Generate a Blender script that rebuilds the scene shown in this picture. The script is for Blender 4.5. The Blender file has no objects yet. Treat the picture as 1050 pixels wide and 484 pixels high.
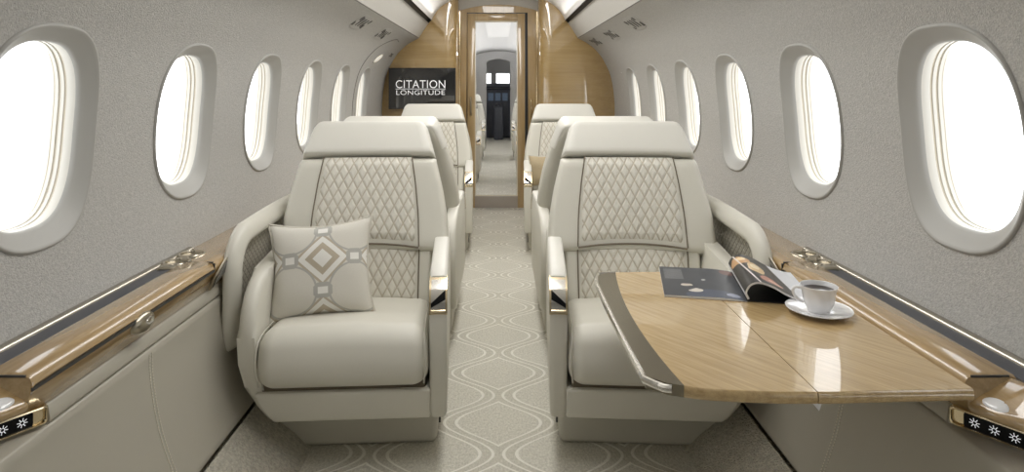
import bpy, bmesh, math, random
from mathutils import Vector, Matrix
random.seed(4)
PI = math.pi
sc = bpy.context.scene
COL = sc.collection

# ------------------------------------------------------------------ materials
def newmat(name):
    m = bpy.data.materials.new(name); m.use_nodes = True
    nt = m.node_tree; b = nt.nodes['Principled BSDF']
    return m, nt, b
def N(nt, t, **kw):
    n = nt.nodes.new(t)
    for k, v in kw.items():
        if k.startswith('i_'): n.inputs[k[2:].replace('_', ' ')].default_value = v
        else: setattr(n, k, v)
    return n
def L(nt, a, b): nt.links.new(a, b)
def M2(nt, op, a, b=None, c=None):
    n = nt.nodes.new('ShaderNodeMath'); n.operation = op
    for i, v in enumerate((a, b, c)):
        if v is None: continue
        if isinstance(v, (int, float)): n.inputs[i].default_value = v
        else: nt.links.new(v, n.inputs[i])
    return n.outputs[0]
def mixc(nt, f, a, b):
    n = nt.nodes.new('ShaderNodeMix'); n.data_type = 'RGBA'
    if isinstance(f, (int, float)): n.inputs[0].default_value = f
    else: nt.links.new(f, n.inputs[0])
    for i, v in ((6, a), (7, b)):
        if isinstance(v, tuple): n.inputs[i].default_value = (*v, 1)
        else: nt.links.new(v, n.inputs[i])
    return n.outputs[2]
def bump(nt, b, h, strength, dist):
    n = nt.nodes.new('ShaderNodeBump'); n.inputs['Strength'].default_value = strength; n.inputs['Distance'].default_value = dist
    nt.links.new(h, n.inputs['Height']); nt.links.new(n.outputs[0], b.inputs['Normal'])
def objco(nt, scale=(1, 1, 1), rot=(0, 0, 0)):
    t = nt.nodes.new('ShaderNodeTexCoord'); mp = nt.nodes.new('ShaderNodeMapping')
    mp.inputs['Scale'].default_value = scale; mp.inputs['Rotation'].default_value = rot
    nt.links.new(t.outputs['Object'], mp.inputs['Vector'])
    return mp.outputs[0]
def noise(nt, co, scale, detail=3, rough=.5):
    n = nt.nodes.new('ShaderNodeTexNoise'); n.inputs['Scale'].default_value = scale
    n.inputs['Detail'].default_value = detail; n.inputs['Roughness'].default_value = rough
    nt.links.new(co, n.inputs['Vector']); return n.outputs['Fac']
def plain(name, c, rough=.5, metal=0, coat=0, spec=None):
    m, nt, b = newmat(name)
    b.inputs['Base Color'].default_value = (*c, 1); b.inputs['Roughness'].default_value = rough
    b.inputs['Metallic'].default_value = metal; b.inputs['Coat Weight'].default_value = coat
    b.inputs['Coat Roughness'].default_value = .03
    if spec is not None: b.inputs['Specular IOR Level'].default_value = spec
    return m
def leather(name, c, rough=.42, bs=.15, scale=420, vary=.05):
    m, nt, b = newmat(name); co = objco(nt)
    f = noise(nt, co, 6, 3)
    c2 = tuple(x*(1-vary) for x in c)
    L(nt, mixc(nt, f, c, c2), b.inputs['Base Color'])
    b.inputs['Roughness'].default_value = rough
    bump(nt, b, noise(nt, co, scale, 2), bs, .001)
    return m
def fabric(name, c, scale=220, bs=.5, rough=.8, mott=.16, dist=.002):
    m, nt, b = newmat(name); co = objco(nt)
    v = nt.nodes.new('ShaderNodeTexVoronoi'); v.inputs['Scale'].default_value = scale
    L(nt, co, v.inputs['Vector'])
    f = noise(nt, co, scale*.45, 3, .6); f2 = M2(nt, 'ADD', M2(nt, 'MULTIPLY', noise(nt, co, scale*.6, 2, .7), 2.4), -.7)
    L(nt, mixc(nt, f2, tuple(x*(1+mott) for x in c), tuple(x*(1-mott) for x in c)), b.inputs['Base Color'])
    b.inputs['Roughness'].default_value = rough
    h = M2(nt, 'ADD', v.outputs['Distance'], f)
    bump(nt, b, h, bs, dist)
    return m
def wood(name, a, bcol, rot=0., rough=.25, coat=1., axis='x', sc_=1., rrot=None, ior=1.6):
    """fine straight grain, lacquered"""
    m, nt, b = newmat(name)
    st = {'x': (1.2, 26, 26), 'y': (26, 1.2, 26), 'z': (26, 26, 1.2)}[axis]
    t = nt.nodes.new('ShaderNodeTexCoord')
    r = nt.nodes.new('ShaderNodeMapping'); r.inputs['Rotation'].default_value = rrot or (0, 0, rot)
    L(nt, t.outputs['Object'], r.inputs['Vector'])
    mp = nt.nodes.new('ShaderNodeMapping'); mp.inputs['Scale'].default_value = tuple(x*sc_ for x in st)
    L(nt, r.outputs[0], mp.inputs['Vector'])
    f1 = noise(nt, mp.outputs[0], 1.6, 5, .6); f2 = noise(nt, mp.outputs[0], 7, 3, .6)
    f3 = noise(nt, r.outputs[0], 3.5, 2, .5)
    f = M2(nt, 'ADD', M2(nt, 'MULTIPLY', f1, .55), M2(nt, 'ADD', M2(nt, 'MULTIPLY', f2, .25), M2(nt, 'MULTIPLY', f3, .2)))
    rp = nt.nodes.new('ShaderNodeValToRGB'); L(nt, f, rp.inputs[0])
    rp.color_ramp.elements[0].position = .36; rp.color_ramp.elements[0].color = (*bcol, 1)
    rp.color_ramp.elements[1].position = .62; rp.color_ramp.elements[1].color = (*a, 1)
    L(nt, rp.outputs[0], b.inputs['Base Color'])
    b.inputs['Roughness'].default_value = rough; b.inputs['Coat Weight'].default_value = coat; b.inputs['Coat Roughness'].default_value = .015
    b.inputs['Coat IOR'].default_value = ior
    return m
def emit(name, c, s):
    m, nt, b = newmat(name)
    b.inputs['Base Color'].default_value = (*c, 1); b.inputs['Emission Color'].default_value = (*c, 1); b.inputs['Emission Strength'].default_value = s
    return m
def glass(name, refl=.06, tint=(1, 1, 1)):
    m = bpy.data.materials.new(name); m.use_nodes = True; nt = m.node_tree; nt.nodes.clear()
    o = nt.nodes.new('ShaderNodeOutputMaterial'); mx = nt.nodes.new('ShaderNodeMixShader')
    t = nt.nodes.new('ShaderNodeBsdfTransparent'); t.inputs[0].default_value = (*tint, 1)
    g = nt.nodes.new('ShaderNodeBsdfGlossy'); g.inputs['Roughness'].default_value = .01
    mx.inputs[0].default_value = refl
    L(nt, t.outputs[0], mx.inputs[1]); L(nt, g.outputs[0], mx.inputs[2]); L(nt, mx.outputs[0], o.inputs[0])
    return m
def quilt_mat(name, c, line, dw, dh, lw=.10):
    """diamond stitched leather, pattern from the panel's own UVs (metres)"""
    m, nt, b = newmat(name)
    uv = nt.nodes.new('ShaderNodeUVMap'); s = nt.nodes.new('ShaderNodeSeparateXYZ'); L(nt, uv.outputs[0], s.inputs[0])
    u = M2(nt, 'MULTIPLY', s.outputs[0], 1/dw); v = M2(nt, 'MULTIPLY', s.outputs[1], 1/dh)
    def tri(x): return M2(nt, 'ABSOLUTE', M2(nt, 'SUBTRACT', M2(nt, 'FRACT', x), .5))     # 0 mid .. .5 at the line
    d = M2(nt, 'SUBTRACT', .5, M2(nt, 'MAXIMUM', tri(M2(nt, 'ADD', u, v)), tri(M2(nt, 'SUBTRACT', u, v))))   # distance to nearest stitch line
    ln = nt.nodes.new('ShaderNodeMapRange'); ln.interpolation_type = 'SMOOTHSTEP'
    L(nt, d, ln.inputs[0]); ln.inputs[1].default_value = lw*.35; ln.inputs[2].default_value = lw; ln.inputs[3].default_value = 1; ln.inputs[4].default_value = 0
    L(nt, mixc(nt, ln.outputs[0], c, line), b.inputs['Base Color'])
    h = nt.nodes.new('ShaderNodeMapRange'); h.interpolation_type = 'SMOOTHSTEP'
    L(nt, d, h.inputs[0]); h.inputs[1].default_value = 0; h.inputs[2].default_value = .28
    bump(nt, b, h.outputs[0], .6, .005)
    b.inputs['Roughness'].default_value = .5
    return m

LEA = (.68, .66, .585)
MAT = dict(
    leather=leather('cream_leather', LEA),
    leather_pale=leather('pale_leather', (.735, .72, .66)),
    shell=leather('seat_shell_leather', (.55, .53, .46), rough=.5),
    quilt=quilt_mat('quilted_leather', (.715, .69, .615), (.50, .45, .355), .0355, .066),
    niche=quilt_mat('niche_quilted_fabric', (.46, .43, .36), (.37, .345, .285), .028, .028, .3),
    piping=plain('dark_piping', (.16, .13, .09), .6),
    wall=fabric('wall_fabric', (.45, .442, .422), scale=260, bs=.6, mott=.17, dist=.002),
    panel=leather('lower_panel_leather', (.43, .405, .34), rough=.42, bs=.08),
    dado=fabric('dado_carpet', (.47, .445, .375), scale=150, bs=1., rough=.95, mott=.22, dist=.004),
    upper=fabric('overhead_panel', (.56, .545, .51), scale=200, bs=.15, rough=.7, mott=.05),
    ceil=plain('ceiling_white', (.80, .785, .76), .6),
    slot=plain('dark_slot', (.045, .042, .038), .6),
    groove=plain('groove_grey', (.16, .15, .135), .7),
    bezel=leather('window_surround', (.40, .393, .37), rough=.45, bs=.06),
    reveal=plain('window_reveal_white', (.70, .68, .62), .4),
    reveal_line=plain('window_reveal_line', (.50, .44, .34), .45),
    pane=glass('window_glass', .05),
    doorglass=glass('door_glass', .012, (.96, .96, .96)),
    wood_table=wood('table_wood', (.63, .46, .235), (.41, .275, .12), rot=math.radians(-38), axis='y', sc_=2.2),
    wood_ledge=wood('ledge_wood', (.50, .345, .165), (.31, .20, .085), axis='y', sc_=.75),
    wood_bulk=wood('bulkhead_wood', (.50, .345, .14), (.41, .265, .095), axis='x', sc_=.5, rough=.3, ior=2.3),
    wood_door=wood('door_wood', (.49, .35, .17), (.35, .23, .10), axis='z', sc_=.8, rough=.3),
    chrome=plain('chrome', (.80, .78, .74), .12, 1),
    brushed=plain('brushed_nickel', (.42, .38, .30), .28, 1),
    strip=plain('strip_metal', (.48, .45, .39), .24, 1), band=plain('band_metal', (.30, .27, .21), .25, 1),
    nickel=plain('polished_nickel', (.62, .57, .47), .15, 1),
    gold=plain('pale_gold', (.78, .66, .45), .16, 1),
    black=plain('black_gloss', (.012, .012, .013), .10, 0, 1, .9),
    display=plain('display_black', (.006, .006, .007), .35, 0, 0, .15),
    blackm=plain('black_matte', (.02, .02, .02), .5),
    navy=leather('dark_grey_channel', (.075, .078, .09), rough=.5, bs=.3),
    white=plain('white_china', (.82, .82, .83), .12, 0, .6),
    coffee=plain('coffee', (.02, .01, .005), .08),
    paper=plain('white_paper', (.80, .80, .80), .45),
    icon=emit('white_icon', (.85, .87, .9), .5),
    lettering=plain('white_lettering', (.75, .75, .75), .4),
    tan=fabric('tan_pillow_fabric', (.42, .34, .215), scale=300, bs=.3, mott=.08),
    greyfwd=plain('forward_wall_grey', (.50, .49, .475), .5),
    cockpit=plain('cockpit_dark', (.05, .055, .07), .5),
    screen=emit('cockpit_screen', (.10, .14, .20), .3),
    lens=emit('light_lens', (.88, .84, .74), .35),
)

# ---- carpet with an ogee pattern in world metres
def carpet():
    m, nt, b = newmat('ogee_carpet'); co = objco(nt)
    s = nt.nodes.new('ShaderNodeSeparateXYZ'); L(nt, co, s.inputs[0])
    P = .385
    ph = M2(nt, 'MULTIPLY', M2(nt, 'SUBTRACT', s.outputs[1], 2.223), 2*PI/P)
    cs = M2(nt, 'COSINE', ph)
    W = .414
    wob = M2(nt, 'MULTIPLY', cs, .0865)
    # wavy pairs of lines: half width of the medallion column follows a cosine along the aisle
    xa = M2(nt, 'ABSOLUTE', s.outputs[0])
    q = M2(nt, 'FRACT', M2(nt, 'ADD', M2(nt, 'MULTIPLY', s.outputs[0], 1/W), .5))
    xr = M2(nt, 'ABSOLUTE', M2(nt, 'MULTIPLY', M2(nt, 'SUBTRACT', q, .5), W))      # distance from the nearest column axis 0..W/2
    f = M2(nt, 'SUBTRACT', xr, M2(nt, 'ADD', wob, W/4))                             # zero on the ogee line
    # lines at +-.022 (bold) and a second pair further out
    def line(off, w, soft=.004):
        a = M2(nt, 'ABSOLUTE', M2(nt, 'SUBTRACT', M2(nt, 'ABSOLUTE', f), off))
        r = nt.nodes.new('ShaderNodeMapRange'); r.interpolation_type = 'SMOOTHSTEP'
        L(nt, a, r.inputs[0]); r.inputs[1].default_value = w; r.inputs[2].default_value = w+soft; r.inputs[3].default_value = 1; r.inputs[4].default_value = 0
        return r.outputs[0]
    lines = M2(nt, 'MAXIMUM', line(.042, .0040), line(0, .0035))
    mpg = nt.nodes.new('ShaderNodeMapping'); mpg.inputs['Scale'].default_value = (1, .6, 1); L(nt, co, mpg.inputs['Vector'])
    n1 = M2(nt, 'ADD', M2(nt, 'MULTIPLY', noise(nt, mpg.outputs[0], 150, 3, .7), 2.2), -.6)
    wv = nt.nodes.new('ShaderNodeTexVoronoi'); wv.inputs['Scale'].default_value = 240; L(nt, co, wv.inputs['Vector'])
    base = mixc(nt, n1, (.74, .715, .63), (.42, .40, .335))
    band = M2(nt, 'LESS_THAN', M2(nt, 'ABSOLUTE', f), .042)
    base = mixc(nt, M2(nt, 'MULTIPLY', band, .22), base, (.44, .41, .33))
    col = mixc(nt, M2(nt, 'MULTIPLY', lines, .85), base, (.84, .82, .74))
    L(nt, col, b.inputs['Base Color']); b.inputs['Roughness'].default_value = .85
    h = M2(nt, 'ADD', M2(nt, 'MULTIPLY', n1, .8), M2(nt, 'MULTIPLY', lines, .9))
    bump(nt, b, h, .7, .004)
    return m
MAT['carpet'] = carpet()

# ---- woven pillow pattern: octagon trellis with diamonds
def pillow_pattern():
    m, nt, b = newmat('trellis_pillow_fabric')
    uv = nt.nodes.new('ShaderNodeUVMap'); s = nt.nodes.new('ShaderNodeSeparateXYZ'); L(nt, uv.outputs[0], s.inputs[0])
    def cell(o, off):   # folded coordinate -.5..+.5 about a lattice of pitch 1
        return M2(nt, 'SUBTRACT', M2(nt, 'FRACT', M2(nt, 'ADD', o, off)), .5)
    def fold(o, c0, k): return M2(nt, 'ABSOLUTE', M2(nt, 'SUBTRACT', M2(nt, 'FRACT', M2(nt, 'ADD', M2(nt, 'MULTIPLY', M2(nt, 'SUBTRACT', o, c0), k), .5)), .5))
    U = fold(s.outputs[0], .53, 1.62); V = fold(s.outputs[1], .58, 1.62)
    l1 = M2(nt, 'ADD', U, V)
    def band(x, lo, hi): return M2(nt, 'MULTIPLY', M2(nt, 'GREATER_THAN', x, lo), M2(nt, 'LESS_THAN', x, hi))
    tanring = band(l1, .15, .265); outer = band(l1, .375, .425)
    U2 = M2(nt, 'SUBTRACT', .5, U); V2 = M2(nt, 'SUBTRACT', .5, V)
    r2 = M2(nt, 'SQRT', M2(nt, 'ADD', M2(nt, 'MULTIPLY', U2, U2), M2(nt, 'MULTIPLY', V2, V2)))
    ring = band(r2, .392, .422)
    def sq(a, c, ha, hc): return M2(nt, 'MULTIPLY', M2(nt, 'LESS_THAN', a, ha), M2(nt, 'LESS_THAN', c, hc))
    kx = M2(nt, 'MULTIPLY', sq(U2, V, .14, .125), M2(nt, 'LESS_THAN', M2(nt, 'ADD', U2, V), .205)); kxi = sq(U2, V, .075, .055); ky = M2(nt, 'MULTIPLY', sq(V2, U, .125, .14), M2(nt, 'LESS_THAN', M2(nt, 'ADD', V2, U), .205)); kyi = sq(V2, U, .055, .075)
    nz = nt.nodes.new('ShaderNodeTexNoise'); nz.inputs['Scale'].default_value = 90; L(nt, uv.outputs[0], nz.inputs['Vector'])
    pale = mixc(nt, nz.outputs['Fac'], (.68, .655, .59), (.60, .575, .51))
    white = (.78, .765, .72); tan = (.47, .41, .32); grey = (.43, .42, .385)
    c = mixc(nt, M2(nt, 'LESS_THAN', l1, .40), pale, white)
    c = mixc(nt, tanring, c, tan); c = mixc(nt, outer, c, tan); c = mixc(nt, ring, c, grey)
    k = M2(nt, 'MAXIMUM', kx, ky); ki = M2(nt, 'MAXIMUM', kxi, kyi)
    c = mixc(nt, k, c, grey); c = mixc(nt, ki, c, white)
    L(nt, c, b.inputs['Base Color']); b.inputs['Roughness'].default_value = .85
    n2 = nt.nodes.new('ShaderNodeTexNoise'); n2.inputs['Scale'].default_value = 160; L(nt, uv.outputs[0], n2.inputs['Vector'])
    bump(nt, b, n2.outputs['Fac'], .3, .002)
    return m
MAT['trellis'] = pillow_pattern()

def page_mats():
    m, nt, b = newmat('printed_slate_page')
    uv = nt.nodes.new('ShaderNodeUVMap')
    f = nt.nodes.new('ShaderNodeTexNoise'); f.inputs['Scale'].default_value = 3.2; f.inputs['Detail'].default_value = 4; L(nt, uv.outputs[0], f.inputs['Vector'])
    s = nt.nodes.new('ShaderNodeSeparateXYZ'); L(nt, uv.outputs[0], s.inputs[0])
    c = mixc(nt, f.outputs['Fac'], (.035, .04, .05), (.075, .08, .095))
    def disk(cu, cv, r, ax=1.):
        a = M2(nt, 'MULTIPLY', M2(nt, 'SUBTRACT', s.outputs[0], cu), ax); v = M2(nt, 'SUBTRACT', s.outputs[1], cv)
        d = M2(nt, 'SQRT', M2(nt, 'ADD', M2(nt, 'MULTIPLY', a, a), M2(nt, 'MULTIPLY', v, v)))
        d = M2(nt, 'ADD', d, M2(nt, 'MULTIPLY', M2(nt, 'SUBTRACT', f.outputs['Fac'], .5), .16))
        return M2(nt, 'LESS_THAN', d, r)
    c = mixc(nt, disk(.62, .04, .2, .6), c, (.07, .085, .125))
    c = mixc(nt, disk(.40, .20, .055, .6), c, (.62, .58, .52))
    c = mixc(nt, disk(.30, .36, .03, .5), c, (.62, .55, .48))
    c = mixc(nt, disk(.86, .12, .05, .7), c, (.35, .38, .48))
    c = mixc(nt, disk(.56, .56, .03, .9), c, (.5, .5, .5))
    c = mixc(nt, disk(.92, .9, .09, 1), c, (.16, .08, .07))
    # block of fine lines of print
    inb = M2(nt, 'MULTIPLY', M2(nt, 'MULTIPLY', M2(nt, 'GREATER_THAN', s.outputs[0], .05), M2(nt, 'LESS_THAN', s.outputs[0], .30)), M2(nt, 'MULTIPLY', M2(nt, 'GREATER_THAN', s.outputs[1], .55), M2(nt, 'LESS_THAN', s.outputs[1], .92)))
    row = M2(nt, 'GREATER_THAN', M2(nt, 'FRACT', M2(nt, 'MULTIPLY', s.outputs[1], 40)), .5)
    c = mixc(nt, M2(nt, 'MULTIPLY', M2(nt, 'MULTIPLY', inb, row), .35), c, (.6, .6, .6))
    L(nt, c, b.inputs['Base Color']); b.inputs['Roughness'].default_value = .35
    m2, nt, b = newmat('printed_black_page')
    uv = nt.nodes.new('ShaderNodeUVMap'); s = nt.nodes.new('ShaderNodeSeparateXYZ'); L(nt, uv.outputs[0], s.inputs[0])
    f = nt.nodes.new('ShaderNodeTexNoise'); f.inputs['Scale'].default_value = 5; f.inputs['Detail'].default_value = 4; L(nt, uv.outputs[0], f.inputs['Vector'])
    def disk2(cu, cv, ru, rv, wob=.5):
        a = M2(nt, 'MULTIPLY', M2(nt, 'SUBTRACT', s.outputs[0], cu), 1/ru); v = M2(nt, 'MULTIPLY', M2(nt, 'SUBTRACT', s.outputs[1], cv), 1/rv)
        d = M2(nt, 'SQRT', M2(nt, 'ADD', M2(nt, 'MULTIPLY', a, a), M2(nt, 'MULTIPLY', v, v)))
        d = M2(nt, 'ADD', d, M2(nt, 'MULTIPLY', M2(nt, 'SUBTRACT', f.outputs['Fac'], .5), wob*2))
        return M2(nt, 'LESS_THAN', d, 1)
    c = mixc(nt, f.outputs['Fac'], (.012, .012, .014), (.03, .027, .025))
    c = mixc(nt, disk2(.32, .80, .15, .13), c, (.62, .36, .17)); c = mixc(nt, disk2(.37, .84, .07, .06), c, (.88, .68, .42))
    c = mixc(nt, disk2(.50, .52, .09, .17), c, (.72, .52, .28)); c = mixc(nt, disk2(.50, .57, .05, .08), c, (.92, .78, .55))
    c = mixc(nt, disk2(.58, .2, .10, .10), c, (.50, .22, .15)); c = mixc(nt, disk2(.63, .18, .07, .05), c, (.80, .5, .4))
    ln = M2(nt, 'LESS_THAN', M2(nt, 'ABSOLUTE', M2(nt, 'SUBTRACT', M2(nt, 'ADD', s.outputs[0], M2(nt, 'MULTIPLY', s.outputs[1], .16)), .44)), .012)
    c = mixc(nt, ln, c, (.75, .7, .68))
    c = mixc(nt, M2(nt, 'GREATER_THAN', s.outputs[0], M2(nt, 'ADD', .70, M2(nt, 'MULTIPLY', M2(nt, 'SUBTRACT', 1, s.outputs[1]), .1))), c, (.74, .76, .80))
    L(nt, c, b.inputs['Base Color']); b.inputs['Roughness'].default_value = .3
    return m, m2
MAT['page_slate'], MAT['page_black'] = page_mats()

# ------------------------------------------------------------------ mesh helpers
class MB:
    def __init__(s): s.bm = bmesh.new(); s.uv = None
    def v(s, p): return s.bm.verts.new(p)
    def f(s, vs):
        try: return s.bm.faces.new(vs)
        except ValueError: return None
    def grid(s, rows, wrap_u=False, wrap_v=False, cap0=False, cap1=False, uv=None):
        """rows: list of lists of points -> quads"""
        V = [[s.v(p) for p in r] for r in rows]
        n, m = len(V), len(V[0]); fs = []
        if uv and not s.uv: s.uv = s.bm.loops.layers.uv.new('UVMap')
        for i in range(n if wrap_u else n-1):
            for j in range(m if wrap_v else m-1):
                i2, j2 = (i+1) % n, (j+1) % m
                f = s.f([V[i][j], V[i][j2], V[i2][j2], V[i2][j]])
                if f and uv:
                    for l, (a, b) in zip(f.loops, ((i, j), (i, j+1), (i+1, j+1), (i+1, j))): l[s.uv].uv = uv(a, b)
        if cap0: s.f(V[0][::-1])
        if cap1: s.f(V[-1])
        return V
    def box(s, c, size, bev=0, seg=2, rot=None):
        r = bmesh.ops.create_cube(s.bm, size=1); vs = r['verts']
        for v in vs: v.co = Vector((v.co.x*size[0], v.co.y*size[1], v.co.z*size[2]))
        if bev:
            es = list({e for v in vs for e in v.link_edges})
            rr = bmesh.ops.bevel(s.bm, geom=es, offset=bev, segments=seg, profile=.5, affect='EDGES')
            vs = list({v for f in rr['faces'] for v in f.verts} | {v for v in vs if v.is_valid})
        mat = Matrix.Translation(c) @ (rot.to_4x4() if rot else Matrix.Identity(4))
        bmesh.ops.transform(s.bm, matrix=mat, verts=[v for v in vs if v.is_valid])
    def rbox(s, lo, hi, r, n=(4, 4, 4), seg=4, fn=None):
        """rounded box lo..hi, subdivided so that fn can bend it"""
        lo, hi = Vector(lo), Vector(hi); c = (lo+hi)/2; h = (hi-lo)/2; r = min(r, *[x*.999 for x in h])
        ax = []
        for k in range(3):
            inner = h[k]-r; a = []
            for i in range(seg): a.append(-inner - r*math.tan(PI/4*(1-i/seg)))
            m = max(1, n[k])
            for i in range(m+1): a.append(-inner + 2*inner*i/m)
            for i in range(1, seg+1): a.append(inner + r*math.tan(PI/4*i/seg))
            ax.append(a)
        cache = {}
        def pt(i, j, k):
            key = (i, j, k)
            if key in cache: return cache[key]
            p = Vector((ax[0][i], ax[1][j], ax[2][k])); q = Vector([max(-(h[a]-r), min(h[a]-r, p[a])) for a in range(3)])
            d = p-q; p = q + d.normalized()*r + c
            if fn: p = Vector(fn(p.x, p.y, p.z))
            cache[key] = s.v(p); return cache[key]
        nx, ny, nz = [len(a)-1 for a in ax]
        for i in range(nx):
            for j in range(ny):
                s.f([pt(i, j, 0), pt(i, j+1, 0), pt(i+1, j+1, 0), pt(i+1, j, 0)])
                s.f([pt(i, j, nz), pt(i+1, j, nz), pt(i+1, j+1, nz), pt(i, j+1, nz)])
        for i in range(nx):
            for k in range(nz):
                s.f([pt(i, 0, k), pt(i+1, 0, k), pt(i+1, 0, k+1), pt(i, 0, k+1)])
                s.f([pt(i, ny, k), pt(i, ny, k+1), pt(i+1, ny, k+1), pt(i+1, ny, k)])
        for j in range(ny):
            for k in range(nz):
                s.f([pt(0, j, k), pt(0, j, k+1), pt(0, j+1, k+1), pt(0, j+1, k)])
                s.f([pt(nx, j, k), pt(nx, j+1, k), pt(nx, j+1, k+1), pt(nx, j, k+1)])
    def prism(s, pts, vec, bev=0, seg=3):
        """closed outline pts (3D, planar) extruded along vec; cap edges bevelled"""
        a = [s.v(p) for p in pts]; vec = Vector(vec); b = [s.v(Vector(p)+vec) for p in pts]
        n = len(a); f0 = s.f(a[::-1]); f1 = s.f(b)
        for i in range(n): s.f([a[i], a[(i+1) % n], b[(i+1) % n], b[i]])
        if bev:
            es = list(f0.edges)+list(f1.edges)
            bmesh.ops.bevel(s.bm, geom=es, offset=bev, segments=seg, profile=.5, affect='EDGES')
    def tube(s, pts, r, n=8, closed=False, cap=True):
        pts = [Vector(p) for p in pts]; m = len(pts); rows = []
        up = None
        for i, p in enumerate(pts):
            if closed: t = pts[(i+1) % m]-pts[i-1]
            else: t = pts[min(i+1, m-1)]-pts[max(i-1, 0)]
            t.normalize()
            if up is None: up = t.orthogonal().normalized()
            up = (up - t*up.dot(t)).normalized(); w = t.cross(up)
            rr = r[i] if isinstance(r, (list, tuple)) else r
            rows.append([p + up*math.cos(2*PI*k/n)*rr + w*math.sin(2*PI*k/n)*rr for k in range(n)])
        s.grid(rows, wrap_u=closed, wrap_v=True, cap0=cap and not closed, cap1=cap and not closed)
    def lathe(s, prof, c, n=40, axis='z'):
        rows = []
        for r, h in prof:
            row = []
            for k in range(n):
                a = 2*PI*k/n
                row.append(Vector(c) + Vector((r*math.cos(a), r*math.sin(a), h)))
            rows.append(row)
        s.grid(rows, wrap_v=True)
    def build(s, name, mat, parent=None, angle=35, loc=None, solid=None, keepnorm=False):
        bmesh.ops.remove_doubles(s.bm, verts=s.bm.verts, dist=1e-5)
        if not keepnorm: bmesh.ops.recalc_face_normals(s.bm, faces=s.bm.faces)
        me = bpy.data.meshes.new(name); s.bm.to_mesh(me); s.bm.free()
        for p in me.polygons: p.use_smooth = True
        me.set_sharp_from_angle(angle=math.radians(angle))
        for m in (mat if isinstance(mat, (list, tuple)) else [mat]): me.materials.append(MAT[m] if isinstance(m, str) else m)
        o = bpy.data.objects.new(name, me); COL.objects.link(o)
        if parent: o.parent = parent
        if loc: o.location = loc
        if solid:
            md = o.modifiers.new('Solidify', 'SOLIDIFY'); md.thickness = solid[0]; md.offset = solid[1]
        return o
def tag(o, label=None, cat=None, group=None, kind=None):
    if label: o['label'] = label
    if cat: o['category'] = cat
    if group: o['group'] = group
    if kind: o['kind'] = kind
    return o
def empty(name, loc=(0, 0, 0), rz=0, label=None, cat=None, group=None, kind=None):
    o = bpy.data.objects.new(name, None); COL.objects.link(o); o.location = loc; o.rotation_euler = (0, 0, rz)
    o.empty_display_size = .1
    return tag(o, label, cat, group, kind)
def kids(o): return [c for c in bpy.data.objects if c.parent == o]
def copy_tree(o, parent=None):
    c = o.copy(); COL.objects.link(c); c.parent = parent
    for ch in kids(o): copy_tree(ch, c)
    return c
def crom(pts, n=8):
    """catmull-rom resample of a 2D/3D polyline"""
    P = [Vector(p) for p in pts]; P = [2*P[0]-P[1]]+P+[2*P[-1]-P[-2]]; out = []
    for i in range(1, len(P)-2):
        for k in range(n):
            t = k/n; a, b, c, d = P[i-1], P[i], P[i+1], P[i+2]
            out.append(.5*((2*b)+(c-a)*t+(2*a-5*b+4*c-d)*t*t+(3*b-a-3*c+d)*t**3))
    out.append(P[-2]); return out
def lerp(a, b, t): return a+(b-a)*t
def interp(xs, ys, x):
    if x <= xs[0]: return ys[0]
    for i in range(len(xs)-1):
        if x <= xs[i+1]: return lerp(ys[i], ys[i+1], (x-xs[i])/(xs[i+1]-xs[i]))
    return ys[-1]

# ------------------------------------------------------------------ cabin shell
Y0, YB, YD, YF = -1.75, 5.85, 6.05, 13.6      # aft end, bulkhead, door plane, end of forward cabin
PROF = crom([(1.02, .56), (1.04, .627), (1.068, .73), (1.085, .84), (1.09, .93), (1.085, 1.055), (1.07, 1.17), (1.045, 1.28), (1.005, 1.37), (.94, 1.47), (.85, 1.555), (.735, 1.62)], 10)
ARC = [0]
for a, b in zip(PROF, PROF[1:]): ARC.append(ARC[-1]+(b-a).length)
def prof(s):
    """point and inward normal of the wall section at arc length s (right-hand side)"""
    s = max(0, min(ARC[-1], s)); i = 0
    while i < len(ARC)-2 and ARC[i+1] < s: i += 1
    t = (s-ARC[i])/(ARC[i+1]-ARC[i]); p = PROF[i].lerp(PROF[i+1], t)
    i0, i1 = max(0, i-2), min(len(PROF)-1, i+3); d = (PROF[i1]-PROF[i0]).normalized()
    return p.x, p.y, Vector((-d.y, d.x))       # inward = towards the axis
def s_at_z(z):
    for i in range(len(PROF)-1):
        if PROF[i].y <= z <= PROF[i+1].y: return lerp(ARC[i], ARC[i+1], (z-PROF[i].y)/(PROF[i+1].y-PROF[i].y))
def wp(sd, y, s, off=0):
    x, z, n = prof(s); return Vector((sd*(x+n.x*off), y, z+n.y*off))
WZ = 1.062; WS = s_at_z(WZ); PITCH = .702; WY0 = 1.497
WIN = [WY0+PITCH*k for k in range(-4, 6)]
def sup(t, a, b, e=2.6):
    c, s = math.cos(t), math.sin(t)
    return a*math.copysign(abs(c)**(2/e), c), b*math.copysign(abs(s)**(2/e), s)
OPA, OPB = .163, .218          # opening half width (along the cabin) / half height
NA = 72
SLO, SHI = WS-.34, WS+.34
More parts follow.
